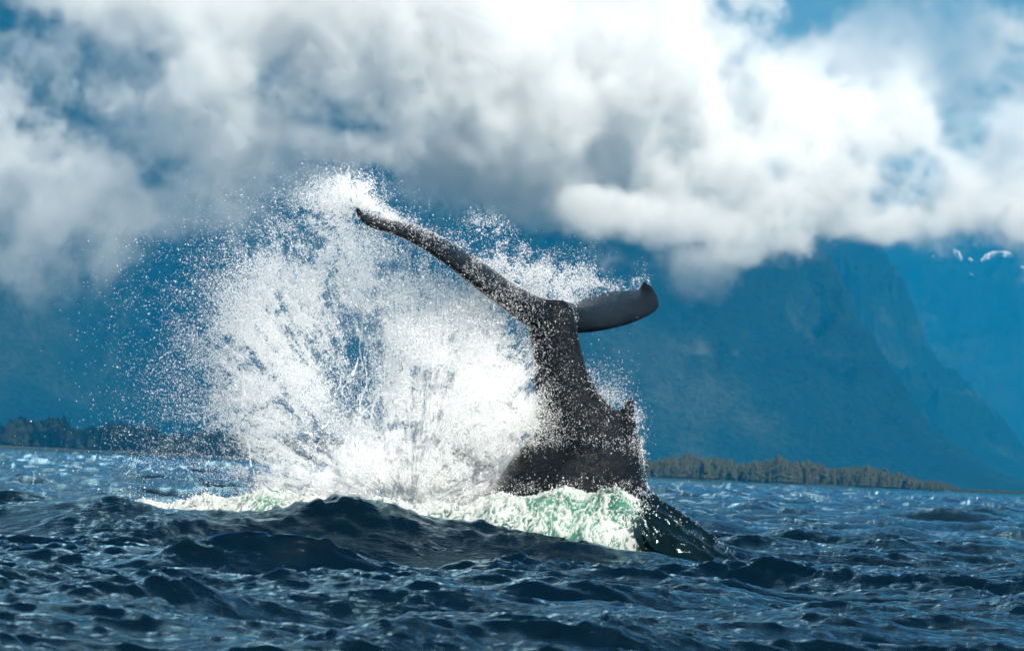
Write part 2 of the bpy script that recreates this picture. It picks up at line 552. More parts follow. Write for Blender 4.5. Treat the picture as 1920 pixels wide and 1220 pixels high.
    b3 = np.abs(fft_noise((nz, ny, nx), 1.0, 24, kmin=45, kmax=150))
    M = 0.5 * M + 0.5 * np.roll(M, 3, 2)
    f = M + 0.34 * n1 + 0.30 * (0.8 - b1) + 0.27 * (0.8 - b2) + 0.18 * (0.8 - b3)
    D = (0.06 * sstep(-0.15, 0.35, f) + 0.94 * sstep(0.08, 0.70, f) ** 1.3) * W
    ed = lambda n: sstep(0, 6, np.minimum(np.arange(n), n - 1 - np.arange(n)).astype(np.float32))
    D *= ed(ny)[None, :, None]
    D[D < 0.002] = 0
    m, t = new_mat('cloud')
    pv = N(t, 'ShaderNodeVolumePrincipled', inp={'Color': (0.995, 0.995, 0.995, 1), 'Density': 0.075, 'Anisotropy': 0.0})
    ot = N(t, 'ShaderNodeOutputMaterial')
    t.links.new(pv.outputs[0], ot.inputs['Volume'])
    m.cycles.volume_step_rate = 4.0
    o = volume_from_array('cloud_bank', D, tuple(map(float, lo)), tuple(map(float, hi)), m)
    print('clouds', D.shape, D.mean(), time.time() - T0)
    return tag(o, 'white and grey-blue cumulus bank hanging on the mountains', kind='stuff')


build_clouds()


# ------------------------------------------------------------------ sea
def ocean_tile(n, Lm, wind, peak, seed, kcut_lo=None, kcut_hi=None, spread=2.0, tail=4.0):
    """FFT wave tile: height and horizontal (choppy) displacement, unit height deviation."""
    r = np.random.default_rng(seed)
    k1 = np.fft.fftfreq(n, d=Lm / n) * 2 * np.pi
    ky, kx = np.meshgrid(k1, k1, indexing='ij')
    k = np.hypot(kx, ky); k[0, 0] = 1.0
    kp = 2 * np.pi / peak
    S = k ** (-tail) * np.exp(-1.25 * (kp / k) ** 2)
    c = (kx * wind[0] + ky * wind[1]) / k / math.hypot(*wind)
    S *= np.abs(c) ** spread * np.where(c < 0, 0.25, 1.0) + 0.05
    if kcut_lo: S *= k > kcut_lo
    if kcut_hi: S *= np.exp(-(k / kcut_hi) ** 4)
    S[0, 0] = 0
    h = np.sqrt(S) * (r.standard_normal((n, n)) + 1j * r.standard_normal((n, n)))
    H = np.fft.ifft2(h).real
    Dx = np.fft.ifft2(1j * kx / k * h).real
    Dy = np.fft.ifft2(1j * ky / k * h).real
    s = H.std()
    return (H / s).astype(np.float32), (Dx / s).astype(np.float32), (Dy / s).astype(np.float32)


TILE_A = ocean_tile(1024, 61.0, (-0.108, -1.026), 3.8, 5, kcut_hi=2 * np.pi / 0.50, tail=4.7, spread=5.0)
TILE_B = ocean_tile(1024, 15.0, (0.347, -0.95), 0.42, 6, kcut_lo=2 * np.pi / 0.7, kcut_hi=2 * np.pi / 0.07, spread=5.0, tail=3.7)

CREST_Y = 37.4
CREST = np.array([(-300, 925), (0, 938), (130, 931), (235, 940), (340, 957), (480, 972), (560, 968), (610, 966), (640, 957), (655, 955), (685, 963), (730, 972), (800, 988),
                  (900, 1001), (1000, 1008), (1130, 1012), (1250, 1028), (1400, 1062), (1600, 1075), (2200, 1090)], float)
_cp = at_v(CREST[:, 0], CREST[:, 1], CREST_Y)


def sea_disp(X, Y):
    """Wave displacement (dx, dy, z) at rest position X, Y."""
    c, s = math.cos(0.35), math.sin(0.35)
    u, v = (c * X + s * Y) / 61.0, (-s * X + c * Y) / 61.0
    ha, ax, ay = (sample2(t, v, u) for t in TILE_A)
    dxa, dya = c * ax - s * ay, s * ax + c * ay
    c2, s2 = math.cos(-0.5), math.sin(-0.5)
    u, v = (c2 * X + s2 * Y) / 15.0, (-s2 * X + c2 * Y) / 15.0
    hb, bx, by = (sample2(t, v, u) for t in TILE_B)
    dxb, dyb = c2 * bx - s2 * by, s2 * bx + c2 * by
    far = np.clip((Y - 60) / 200.0, 0, 1)
    A = 0.100 + 0.07 * far
    Bm = 0.0080
    zb = Bm * hb * (1 + 0.4 * ha) * (1 + 0.9 * np.exp(-((Y - 35.8) / 2.2) ** 2))
    z = A * ha
    dx = 0.65 * (A * dxa + Bm * dxb)
    dy = 0.65 * (A * dya + Bm * dyb)
    # the swell that rises in front of the whale
    zr = np.interp(X, _cp[:, 0], _cp[:, 2])
    t = Y - CREST_Y
    w = np.where(t < 0, np.exp(-(t / 1.05) ** 2), np.exp(-(t / 0.75) ** 2))
    sharp = np.exp(-np.abs(t) / 1.6)
    damp = 1 - 0.30 * np.exp(-(t / 1.5) ** 2) - 0.35 * np.exp(-((Y - 40.2) / 1.8) ** 2)
    z = zb + z * np.clip(damp, 0.15, 1) + (zr * 0.72 * w + zr * 0.28 * sharp * w)
    dx *= np.clip(damp, 0.3, 1); dy *= np.clip(damp, 0.3, 1)
    return dx, dy, z


def water_material(name, deep, rough=0.05, bump_scale=14.0, bump=0.7):
    m, t = new_mat(name)
    L = t.links.new
    g = N(t, 'ShaderNodeNewGeometry')
    mp = N(t, 'ShaderNodeMapping', inp={'Scale': (0.7, 1.3, 1.0), 'Rotation': (0, 0, 0.12)})
    L(g.outputs['Position'], mp.inputs['Vector'])
    n1 = N(t, 'ShaderNodeTexNoise', inp={'Scale': bump_scale, 'Detail': 6.0, 'Roughness': 0.62, 'Distortion': 0.6})
    L(mp.outputs[0], n1.inputs['Vector'])
    n2 = N(t, 'ShaderNodeTexNoise', inp={'Scale': 1.3, 'Detail': 2.0})
    L(mp.outputs[0], n2.inputs['Vector'])
    ms = N(t, 'ShaderNodeMapRange', inp={'From Min': 0.35, 'From Max': 0.65, 'To Min': 0.35 * bump, 'To Max': bump})
    L(n2.outputs['Fac'], ms.inputs['Value'])
    bp = N(t, 'ShaderNodeBump', inp={'Distance': 0.03})
    L(ms.outputs[0], bp.inputs['Strength'])
    L(n1.outputs['Fac'], bp.inputs['Height'])
    df = N(t, 'ShaderNodeBsdfDiffuse', inp={'Color': (*deep, 1)})
    gl = N(t, 'ShaderNodeBsdfGlossy', inp={'Color': (0.66, 0.90, 0.97, 1), 'Roughness': rough})
    fr = N(t, 'ShaderNodeFresnel', inp={'IOR': 1.333})
    b = N(t, 'ShaderNodeMixShader')
    for n_ in (gl, fr):
        L(bp.outputs[0], n_.inputs['Normal'])
    L(fr.outputs[0], b.inputs[0]); L(df.outputs[0], b.inputs[1]); L(gl.outputs[0], b.inputs[2])
    o = N(t, 'ShaderNodeOutputMaterial')
    L(b.outputs[0], o.inputs['Surface'])
    return m


mat_sea = water_material('sea_water', (0.0005, 0.0045, 0.009), rough=0.05)


def build_sea():
    rows = [12.5]
    while rows[-1] < 62: rows.append(rows[-1] * 1.0017)
    while rows[-1] < 400: rows.append(rows[-1] * 1.005)
    while rows[-1] < 3000: rows.append(rows[-1] * 1.02)
    rows = np.array(rows)
    th = np.tan(np.linspace(R(-13), R(13), 800))
    Y, Tn = np.meshgrid(rows, th, indexing='ij')
    X = Y * Tn
    dx, dy, z = sea_disp(X, Y)
    z = np.where(Y > 2400, z * np.clip((3000 - Y) / 600, 0, 1), z)
    V = np.stack([X + dx, Y + dy, z], -1).reshape(-1, 3)
    F = grid_faces(len(rows), len(th))
    n = len(V)
    # calm sheet under and beyond the waves, out past the horizon
    sheet = np.array([(-9000, -700, -0.75), (9000, -700, -0.75), (9000, 16000, -0.75), (-9000, 16000, -0.75)])
    V = np.vstack([V, sheet])
    F = np.vstack([F, [[n, n + 1, n + 2, n + 3]]])
    o = mesh_np('sea', V, F, mat_sea)
    print('sea', len(F), time.time() - T0)
    return tag(o, 'dark blue choppy sea', kind='structure')


build_sea()


# ------------------------------------------------------------------ whale
def loft(sections, close_ends=True):
    """Rings of equal length to verts and faces with closed ends."""
    S = np.asarray(sections, float)
    n, m, _ = S.shape
    V = S.reshape(-1, 3)
    i = np.arange(n * m).reshape(n, m)
    j = np.roll(i, -1, 1)
    F = np.stack([i[:-1], j[:-1], j[1:], i[1:]], -1).reshape(-1, 4).tolist()
    V = np.vstack([V, S[0].mean(0), S[-1].mean(0)])
    c0, c1 = n * m, n * m + 1
    T = [[i[0, (k + 1) % m], i[0, k], c0] for k in range(m)] + [[i[-1, k], i[-1, (k + 1) % m], c1] for k in range(m)]
    return V, F + T


# outline of the tail stock: photo row, left edge, right edge, half thickness (m), distance (m)
STOCK = [(562, 1014, 1056, .07, 40.05), (570, 1003, 1066, .11, 40.05), (585, 994, 1076, .15, 40.05), (605, 990, 1081, .17, 40.05), (630, 993, 1085, .185, 40.05),
         (660, 998, 1092, .20, 40.05), (690, 1001, 1100, .22, 40.05), (720, 1003, 1114, .25, 40.05), (745, 1004, 1132, .28, 40.05), (770, 1003, 1158, .32, 40.05),
         (795, 1000, 1183, .36, 40.05), (812, 996, 1195, .38, 40.05), (826, 990, 1200, .41, 40.05), (838, 978, 1203, .50, 40.05), (855, 963, 1205, .56, 40.05), (880, 946, 1208, .62, 40.05),
         (910, 922, 1214, .68, 40.05), (935, 895, 1228, .73, 40.08), (960, 865, 1258, .78, 40.1), (990, 830, 1300, .8, 40.1), (1020, 800, 1342, .82, 40.1), (1050, 780, 1378, .84, 40.1), (1100, 750, 1425, .86, 40.1)]


def stock_sections(n=90, m=56):
    A = catmull(STOCK, n)
    th = np.linspace(0, 2 * np.pi, m, endpoint=False)
    out = []
    for py, xl, xr, hy, Yc in A:
        c = at((xl + xr) / 2, py, Yc)
        hw = np.linalg.norm(at(xr, py, Yc) - at(xl, py, Yc)) / 2
        e = 0.86
        cx = np.sign(np.cos(th)) * np.abs(np.cos(th)) ** (1.0 / 1.0)
        sy = np.sign(np.sin(th)) * np.abs(np.sin(th)) ** e
        # keeled back and belly: thinner towards the two edges
        out.append(c + np.outer(cx * hw, crt) + np.outer(sy * hy * (1 - 0.12 * cx ** 2), np.array([0, 1.0, 0])))
    return np.array(out)


def lobe_sections(Lp, Tp, thick, n=70, m=28):
    """Fluke lobe lofted between its leading and trailing edges (px, py, Y)."""
    Lc = catmull([at(*p) for p in Lp], n)
    Tc = catmull([at(*p) for p in Tp], n)
    mid = (Lc + Tc) / 2
    tan = np.gradient(mid, axis=0)
    out = []
    th = np.linspace(0, 2 * np.pi, m, endpoint=False)
    for k in range(n):
        c = (Tc[k] - Lc[k]) / 2
        nn = np.cross(tan[k], c); nn /= np.linalg.norm(nn) + 1e-9
        tk = np.interp(k / (n - 1), np.linspace(0, 1, len(thick)), thick)
        u = np.cos(th)
        prof = np.sin(th) * np.sqrt(np.clip((1 - 0.35 * u), 0.2, 2)) * (1 - 0.25 * np.clip(u, 0, 1))
        out.append(mid[k] + np.outer(u, c) + np.outer(prof * tk / 2, nn))
    return np.array(out)


LEFT_L = [(1045, 612, 39.95), (1005, 605, 39.75), (978, 590, 39.68), (950, 570, 39.6), (915, 547, 39.5), (878, 520, 39.42), (845, 494, 39.35), (800, 464, 39.28), (760, 443, 39.24), (722, 431, 39.22), (694, 423, 39.22), (677, 411, 39.25), (669, 397, 39.28), (668, 388, 39.3)]
LEFT_T = [(1052, 580, 40.35), (1030, 568, 40.4), (1000, 558, 40.4), (965, 537, 40.35), (925, 510, 40.25), (885, 480, 40.15), (845, 457, 40.02), (803, 435, 39.88), (764, 420, 39.74), (727, 411, 39.6), (700, 405, 39.48), (684, 401, 39.38), (677, 394, 39.33), (671, 387, 39.31)]
RIGHT_L = [(1020, 612, 40.0), (1055, 618, 40.05), (1085, 618, 40.2), (1115, 617, 40.45), (1150, 612, 40.75), (1185, 603, 41.05), (1212, 592, 41.3), (1229, 582, 41.5), (1236, 572, 41.62), (1233, 556, 41.75), (1224, 540, 41.85), (1212, 530, 41.92)]
RIGHT_T = [(1030, 570, 40.3), (1050, 566, 40.45), (1072, 571, 40.7), (1092, 563, 41.0), (1112, 556, 41.25), (1135, 549, 41.5), (1158, 546, 41.68), (1178, 545, 41.8), (1192, 544, 41.87), (1199, 540, 41.9), (1204, 532, 41.93), (1207, 527, 41.95)]


def join_parts(parts):
    V, F, o = [], [], 0
    for v, f in parts:
        V.append(v); F += [[int(i) + o for i in q] for q in f]; o += len(v)
    return np.vstack(V), F


def skin_material():
    m, t = new_mat('whale_skin')
    L = t.links.new
    g = N(t, 'ShaderNodeNewGeometry')
    n1 = N(t, 'ShaderNodeTexNoise', inp={'Scale': 3.2, 'Detail': 8.0, 'Roughness': 0.62})
    L(g.outputs['Position'], n1.inputs['Vector'])
    mp = N(t, 'ShaderNodeMapping', inp={'Scale': (7.0, 7.0, 16.0), 'Rotation': (0, 0.45, 0)})
    L(g.outputs['Position'], mp.inputs['Vector'])
    n2 = N(t, 'ShaderNodeTexNoise', inp={'Scale': 1.0, 'Detail': 6.0, 'Roughness': 0.65, 'Distortion': 0.8})
    L(mp.outputs[0], n2.inputs['Vector'])
    r = N(t, 'ShaderNodeValToRGB')
    e = r.color_ramp.elements
    e[0].position = 0.35; e[0].color = (0.002, 0.003, 0.0045, 1)
    e[1].position = 0.72; e[1].color = (0.008, 0.011, 0.014, 1)
    L(n1.outputs['Fac'], r.inputs[0])
    bp = N(t, 'ShaderNodeBump', inp={'Strength': 0.75, 'Distance': 0.035})
    L(n2.outputs['Fac'], bp.inputs['Height'])
    n3 = N(t, 'ShaderNodeTexNoise', inp={'Scale': 55.0, 'Detail': 4.0})
    L(g.outputs['Position'], n3.inputs['Vector'])
    b2 = N(t, 'ShaderNodeBump', inp={'Strength': 0.9, 'Distance': 0.010})
    L(n3.outputs['Fac'], b2.inputs['Height'])
    L(bp.outputs[0], b2.inputs['Normal'])
    b = N(t, 'ShaderNodeBsdfPrincipled', inp={'Roughness': 0.19, 'IOR': 1.33, 'Specular IOR Level': 0.20})
    L(r.outputs[0], b.inputs['Base Color'])
    L(b2.outputs[0], b.inputs['Normal'])
    o = N(t, 'ShaderNodeOutputMaterial')
    L(b.outputs[0], o.inputs['Surface'])
    return m


def build_whale():
    parts = [loft(stock_sections()),
             loft(lobe_sections(LEFT_L, LEFT_T, (.30, .27, .23, .20, .17, .14, .11, .08, .06, .03))),
             loft(lobe_sections(RIGHT_L, RIGHT_T, (.30, .27, .24, .21, .18, .15, .12, .09, .07, .04)))]
    # small hooked back fin
    fin = []
    th = np.linspace(0, 2 * np.pi, 20, endpoint=False)
    for xl, xr, py, hy in [(1120, 1196, 808, .16), (1140, 1193, 790, .10), (1156, 1190, 775, .07), (1167, 1189, 763, .05), (1173, 1188, 755, .04), (1177, 1187, 749, .03), (1180, 1185, 745, .015)]:
        c = at((xl + xr) / 2, py, 40.02); hw = (xr - xl) / 2 / 181.0
        fin.append(c + np.outer(np.cos(th) * hw, crt) + np.outer(np.sin(th) * hy, np.array([0, 1., 0])))
    parts.append(loft(fin))
    V, F = join_parts(parts)
    me = bpy.data.meshes.new('whale_form')
    me.from_pydata(V.tolist(), [], F)
    bm = bmesh.new(); bm.from_mesh(me); bmesh.ops.recalc_face_normals(bm, faces=bm.faces); bm.to_mesh(me); bm.free()
    o = bpy.data.objects.new('humpback_whale', me)
    col.objects.link(o)
    md = o.modifiers.new('remesh', 'REMESH'); md.mode = 'VOXEL'; md.voxel_size = 0.014; md.use_smooth_shade = True
    sm = o.modifiers.new('smooth', 'SMOOTH'); sm.iterations = 6; sm.factor = 0.5
    dg = bpy.context.evaluated_depsgraph_get()
    me2 = bpy.data.meshes.new_from_object(o.evaluated_get(dg))
    o.modifiers.clear()
    o.data = me2
    me2.name = 'humpback_whale'
    me2.polygons.foreach_set('use_smooth', np.ones(len(me2.polygons), bool))
    me2.materials.clear(); me2.materials.append(skin_material())
    bpy.data.meshes.remove(me)
    print('whale', len(me2.polygons), time.time() - T0)
    return tag(o, 'dark grey whale tail with both flukes raised out of the splash', 'whale')


whale = build_whale()


# ------------------------------------------------------------------ spray, foam, drops
def droplet_material():
    m, t = new_mat('spray_drops')
    L = t.links.new
    d = N(t, 'ShaderNodeBsdfDiffuse', inp={'Color': (0.96, 0.97, 0.97, 1)})
    tr = N(t, 'ShaderNodeBsdfTranslucent', inp={'Color': (0.97, 0.98, 0.98, 1)})
    mx = N(t, 'ShaderNodeMixShader', inp={0: 0.5})
    L(d.outputs[0], mx.inputs[1]); L(tr.outputs[0], mx.inputs[2])
    o = N(t, 'ShaderNodeOutputMaterial')
    L(mx.outputs[0], o.inputs['Surface'])
    return m


mat_drop = droplet_material()
_gd = None


def drops_group():
    global _gd
    if _gd: return _gd
    g = bpy.data.node_groups.new('drops', 'GeometryNodeTree')
    g.interface.new_socket('Geometry', in_out='INPUT', socket_type='NodeSocketGeometry')
    g.interface.new_socket('Geometry', in_out='OUTPUT', socket_type='NodeSocketGeometry')
    gi = g.nodes.new('NodeGroupInput'); go = g.nodes.new('NodeGroupOutput')
    mp = g.nodes.new('GeometryNodeMeshToPoints')
    na = g.nodes.new('GeometryNodeInputNamedAttribute'); na.data_type = 'FLOAT'
    na.inputs['Name'].default_value = 'drop_radius'
    g.links.new(gi.outputs[0], mp.inputs['Mesh'])
    g.links.new(na.outputs[0], mp.inputs['Radius'])
    sm = g.nodes.new('GeometryNodeSetMaterial'); sm.inputs['Material'].default_value = mat_drop
    g.links.new(mp.outputs[0], sm.inputs[0])
    g.links.new(sm.outputs[0], go.inputs[0])
    _gd = g
    return g


def drops(name, P, rad, label):
    """One cloud of round drops: every vertex of the mesh becomes a sphere of its own radius."""
    o = mesh_np(name, P, None, mat_drop)
    a = o.data.attributes.new('drop_radius', 'FLOAT', 'POINT')
    a.data.foreach_set('value', np.ascontiguousarray(rad, np.float32))
    md = o.modifiers.new('drops', 'NODES'); md.node_group = drops_group()
    return tag(o, label, kind='stuff')


rng = np.random.default_rng(77)
CL = fft_noise((1024, 1024), 1.15, 31)          # clumping
CS = fft_noise((512, 2048), 1.1, 32)            # streaks, in polar coordinates


def clump(px, py, ox=770., oy=960., streak=0.4):
    a = sample2(CL, py / 420.0, px / 420.0)
    ang = np.arctan2(oy - py, px - ox); rr = np.hypot(px - ox, py - oy)
    b = sample2(CS, rr / 900.0, ang / 1.1)
    return (1 - streak) * a + streak * b


def plume(n, blobs, depth, seed, thr=-0.3, soft=1.4, streak=0.45, r_med=0.0020, r_sig=0.50, rmax=0.010, oy=960., ox=770.):
    """Drops drawn from soft blobs (px, py, sx, sy, rot deg, weight) and thinned by clumps."""
    r = np.random.default_rng(seed)
    w = np.array([b[5] * b[2] * b[3] for b in blobs]); w /= w.sum()
    cnt = r.multinomial(n, w)
    PX, PY, DY = [], [], []
    for b, c in zip(blobs, cnt):
        q = r.standard_normal((c, 2)) * (b[2], b[3])
        a = R(b[4])
        PX.append(b[0] + q[:, 0] * math.cos(a) + q[:, 1] * math.sin(a))
        PY.append(b[1] - q[:, 0] * math.sin(a) + q[:, 1] * math.cos(a))
        DY.append(r.standard_normal(c) * depth)
    PX, PY, DY = map(np.concatenate, (PX, PY, DY))
    f = clump(PX, PY, ox, oy, streak)
    keep = r.random(len(PX)) < np.clip((f - thr) / soft + 0.5, 0.06, 1)
    PX, PY, DY = PX[keep], PY[keep], DY[keep]
    rad = np.minimum(np.exp(r.standard_normal(len(PX)) * r_sig) * r_med, rmax)
    return PX, PY, DY, rad


# the great splash left of the tail
SPLASH = [  # dense heart
    (880, 840, 75, 70, 0, 3.2), (800, 880, 90, 45, 0, 3.0), (700, 900, 90, 30, 0, 2.4), (610, 895, 75, 28, 0, 1.7), (930, 790, 50, 60, 0, 2.4), (860, 760, 60, 60, 0, 2.0),
    (950, 740, 40, 60, 0, 1.5), (820, 720, 50, 70, 0, 1.2), (760, 820, 60, 50, 0, 1.8), (900, 905, 60, 30, 0, 2.0),
    # column rising to the upper right of the ring
    (840, 660, 38, 65, 65, 1.1), (875, 600, 30, 45, 70, 0.9), (905, 560, 22, 36, 60, 0.5), (940, 650, 45, 60, 0, 0.7),
    # ring of thrown water
    (520, 840, 50, 55, 0, 0.9), (480, 760, 52, 60, 0, 0.85), (480, 660, 52, 60, 0, 1.0), (520, 570, 58, 55, 0, 0.95), (590, 510, 60, 42, 0, 0.95), (560, 640, 55, 55, 0, 0.95), (660, 490, 55, 34, 0, 0.6),
    (570, 740, 40, 70, 0, 0.9), (640, 580, 60, 50, 0, 0.75), (740, 520, 60, 40, -30, 0.45), (720, 600, 60, 60, 0, 0.30), (690, 690, 60, 60, 0, 0.16), (770, 600, 45, 55, 0, 0.5),
    # thin outer mist
    (430, 640, 90, 120, 0, 0.13), (560, 470, 110, 60, 30, 0.13), (420, 820, 80, 65, 0, 0.20), (340, 760, 80, 90, 0, 0.035), (360, 560, 90, 80, 0, 0.03), (320, 860, 80, 40, 0, 0.05), (180, 880, 90, 40, 0, 0.008), (640, 430, 60, 45, 0, 0.10)]
px, py, dy, rad = plume(1600000, SPLASH, 0.42, 41)
HEART = [b for b in SPLASH if b[5] >= 1.0]
mist = plume(600000, HEART, 0.40, 46, thr=-0.8, soft=1.6, r_med=0.0022, r_sig=0.3)
px, py, dy, rad = (np.concatenate(q) for q in zip((px, py, dy, rad), mist))
# threads of water thrown out of the ring
tx, ty, td, tr_ = [], [], [], []
for k in range(46):
    if k % 6 == 0:
        x0 = rng.normal(470, 60); y0 = rng.uniform(700, 930); ang = R(rng.normal(118, 10)); ln = rng.gamma(2.2, 11)
    else:
        x0 = rng.normal(665, 55); y0 = rng.uniform(690, 900); ang = R(rng.normal(66, 12)); ln = rng.gamma(2.4, 26)
    n = int(ln * 1.6) + 4
    s = np.linspace(0, 1, n)
    wob = (np.sin(s * rng.uniform(2, 9) + rng.uniform(0, 6)) * rng.uniform(1, 4) + rng.normal(0, 8) * s * s + rng.standard_normal(n) * 0.8)
    tx.append(x0 + np.cos(ang) * ln * s + wob * np.sin(ang)); ty.append(y0 - np.sin(ang) * ln * s + 8 * s * s + wob * np.cos(ang))
    td.append(np.full(n, rng.normal(-0.35, 0.3)) + np.cumsum(rng.standard_normal(n)) * 0.003)
    tr_.append((0.0034 * (1 - s) + 0.0020) * rng.uniform(0.6, 1.2) * np.exp(rng.standard_normal(n) * 0.3))
px, py, dy, rad = (np.concatenate([a] + b) for a, b in ((px, tx), (py, ty), (dy, td), (rad, tr_)))
_edge = np.interp(py, [q[0] for q in STOCK], [q[1] for q in STOCK])
near_body = sstep(-16, 4, px - _edge + 6 * rng.standard_normal(len(px))) * sstep(826, 840, py)
dy = np.where((near_body > rng.random(len(px))) & (dy < 0.6), 0.7 + np.abs(dy), dy)
P = at_v(px, py, 40.15 + dy)
ok = P[:, 2] > 0.05
# fine mist hanging between the drops
def build_mist():
    Yc = 40.15
    a, b = at(330, 960, Yc), at(1010, 380, Yc)
    lo = np.array([a[0], Yc - 0.9, 0.12]); hi = np.array([b[0], Yc + 0.9, b[2]])
    nx, ny, nz = [int(v / 0.034) for v in hi - lo]
    Xg, Yg, Zg = (np.linspace(p, q, n) for p, q, n in zip(lo, hi, (nx, ny, nz)))
    XX, ZZ = np.meshgrid(Xg, Zg)
    q = np.stack([XX, np.full_like(XX, Yc), ZZ], -1) - cam_pos
    dp = q @ fwd
    gx = 960 + F_PX * (q @ crt) / dp; gy = 610 - F_PX * (q @ cup) / dp
    F2 = np.zeros_like(gx)
    for bx, by, sx_, sy_, rot, w in SPLASH:
        c, s_ = math.cos(R(rot)), math.sin(R(rot))
        u = (gx - bx) * c - (gy - by) * s_; v = (gx - bx) * s_ + (gy - by) * c
        F2 += w * np.exp(-0.5 * ((u / (sx_ * 0.95)) ** 2 + (v / (sy_ * 0.95)) ** 2))
    F2 = np.maximum(F2 - 0.25, 0) * np.clip(0.75 + 0.45 * clump(gx, gy), 0.1, 2)
    n3 = fft_noise((nz, ny, nx), 1.6, 61)
    D = F2[:, None, :] * np.exp(-0.5 * ((Yg - Yc) / 0.36) ** 2)[None, :, None] * np.clip(0.7 + 0.6 * n3, 0, 3)
    e = lambda n: sstep(0, 5, np.minimum(np.arange(n), n - 1 - np.arange(n)).astype(float))
    D *= e(nx)[None, None, :] * e(nz)[:, None, None]
    D[D < 0.01] = 0
    m, t = new_mat('mist')
    pv = N(t, 'ShaderNodeVolumePrincipled', inp={'Color': (0.99, 0.99, 0.99, 1), 'Density': 0.55, 'Anisotropy': 0.2})
    ot = N(t, 'ShaderNodeOutputMaterial')
    t.links.new(pv.outputs[0], ot.inputs['Volume'])
    m.cycles.volume_step_rate = 3.0
    o = volume_from_array('spray_mist', D, tuple(map(float, lo)), tuple(map(float, hi)), m)
    print('mist', D.shape, time.time() - T0)
    return tag(o, 'fine white mist inside the burst of spray', kind='stuff')


build_mist()
drops('splash_spray', P[ok], rad[ok], 'huge white burst of spray left of the whale tail')

TIP = [(655, 352, 14, 16, 0, 2.0), (672, 368, 10, 18, -40, 3.0), (690, 385, 12, 10, -45, 2.6), (715, 398, 20, 8, -35, 2.0), (735, 410, 16, 5, -25, 1.3), (628, 365, 26, 20, 20, 0.9), (600, 400, 34, 30, 0, 0.6),
       (570, 440, 50, 34, 30, 0.3), (640, 400, 26, 30, 0, 0.6), (780, 425, 30, 8, -25, 0.5), (700, 380, 40, 24, -35, 0.25), (560, 370, 60, 24, 10, 0.04)]
px, py, dy, rad = plume(70000, TIP, 0.12, 42, thr=-0.5, streak=0.3, ox=690, oy=410)
drops('fluke_tip_spray', at_v(px, py, 39.45 + dy), rad, 'white spray flung up from the tip of the left fluke')

ARC = [(905, 430, 24, 16, 0, 0.9), (870, 445, 36, 20, 10, 0.6), (930, 462, 34, 22, -30, 0.8), (965, 490, 34, 24, -35, 0.85), (1000, 515, 36, 24, -25, 0.9), (1040, 530, 36, 22, -10, 0.9), (1080, 530, 34, 18, -15, 0.9), (1120, 530, 34, 14, -15, 0.7), (1095, 515, 30, 16, 0, 0.3),
       (1160, 535, 22, 8, -5, 0.6), (1192, 530, 12, 9, 30, 0.8), (1200, 515, 8, 14, 0, 0.6), (930, 520, 30, 30, -30, 0.4), (880, 490, 40, 20, -30, 0.35), (1030, 560, 26, 10, 10, 1.6), (1060, 565, 18, 10, -30, 1.6), (840, 470, 60, 12, -30, 0.5), (900, 410, 50, 14, 0, 0.06), (1080, 490, 50, 20, -20, 0.06)]
px, py, dy, rad = plume(60000, ARC, 0.25, 43, thr=-0.1, streak=0.2)
drops('fluke_arc_spray', at_v(px, py, 40.75 + dy + np.clip((px - 1040) / 100.0, 0, 1.5)), rad, 'arc of fine white spray above the two flukes')

BACK = [(1195, 830, 8, 34, 0, 2.2), (1188, 800, 8, 20, 0, 1.6), (1202, 860, 5, 22, 0, 1.2), (1150, 735, 24, 18, -40, 0.35), (1140, 715, 26, 30, -50, 0.10), (1160, 750, 10, 8, 0, 1.0), (1130, 740, 14, 8, -50, 0.8), (1110, 705, 10, 20, 0, 0.3), (1205, 800, 14, 30, 0, 0.06)]
px, py, dy, rad = plume(9000, BACK, 0.14, 44, thr=-0.5, streak=0.0)
drops('back_spray', at_v(px, py, 40.0 + dy), rad, 'white spray running off the right edge of the whale back')

# drops and rivulets clinging to the wet skin
me = whale.data
nv = len(me.vertices)
co = np.empty(nv * 3, np.float32); me.vertices.foreach_get('co', co); co = co.reshape(-1, 3)
nr = np.empty(nv * 3, np.float32); me.vertices.foreach_get('normal', nr); nr = nr.reshape(-1, 3)
q = co - cam_pos
dep = q @ fwd
vpx = 960 + F_PX * (q @ crt) / dep; vpy = 610 - F_PX * (q @ cup) / dep
front = (nr[:, 1] < 0.25)
nz_ = sample2(CL, vpy / 160.0, vpx / 160.0) + 0.7 * sample2(CL, vpy / 55.0 + .3, vpx / 55.0)
dens = 0.085 + 0 * vpx
dens += 0.22 * np.exp(-((vpx - 1010) / 28) ** 2) * (vpy > 600) * (vpy < 830)
dens += 0.25 * np.exp(-((vpy - 790) / 40) ** 2) * (vpx < 1150)
band = 826 + 0.0016 * (vpx - 1090) ** 2
dens += 0.75 * np.exp(-((vpy - band + 8 + 7 * nz_) / 20) ** 2)
dens += 0.5 * np.exp(-((vpy - 913) / 18) ** 2)
dens += np.where((vpx < 1000) & (vpy < 600), 0.18 + 0.9 * np.exp(-(((vpy - (590 - (990 - vpx) * 0.76)) / 5.0) ** 2)) * (vpx > 840), 0)
dens *= np.where((vpx > 1085) & (vpy < 640), 0.012, 1) * (1 - 0.88 * sstep(2, 48, vpy - band + 16 * nz_) * (1 - sstep(892, 904, vpy + 5 * nz_)))
keep = front & (vpy < 950) & (rng.random(nv) < np.clip(dens * np.clip(0.35 + 0.9 * nz_ + 0.8 * sample2(CL, vpy / 500.0 + .6, vpx / 90.0), 0.02, 2.6), 0, 1))
P = co[keep] + nr[keep] * 0.004 + rng.normal(0, 0.004, (keep.sum(), 3))
drops('skin_drops', P, np.minimum(np.exp(rng.standard_normal(len(P)) * 0.45) * 0.0021, 0.0065), 'white drops and rivulets clinging to the dark whale skin')


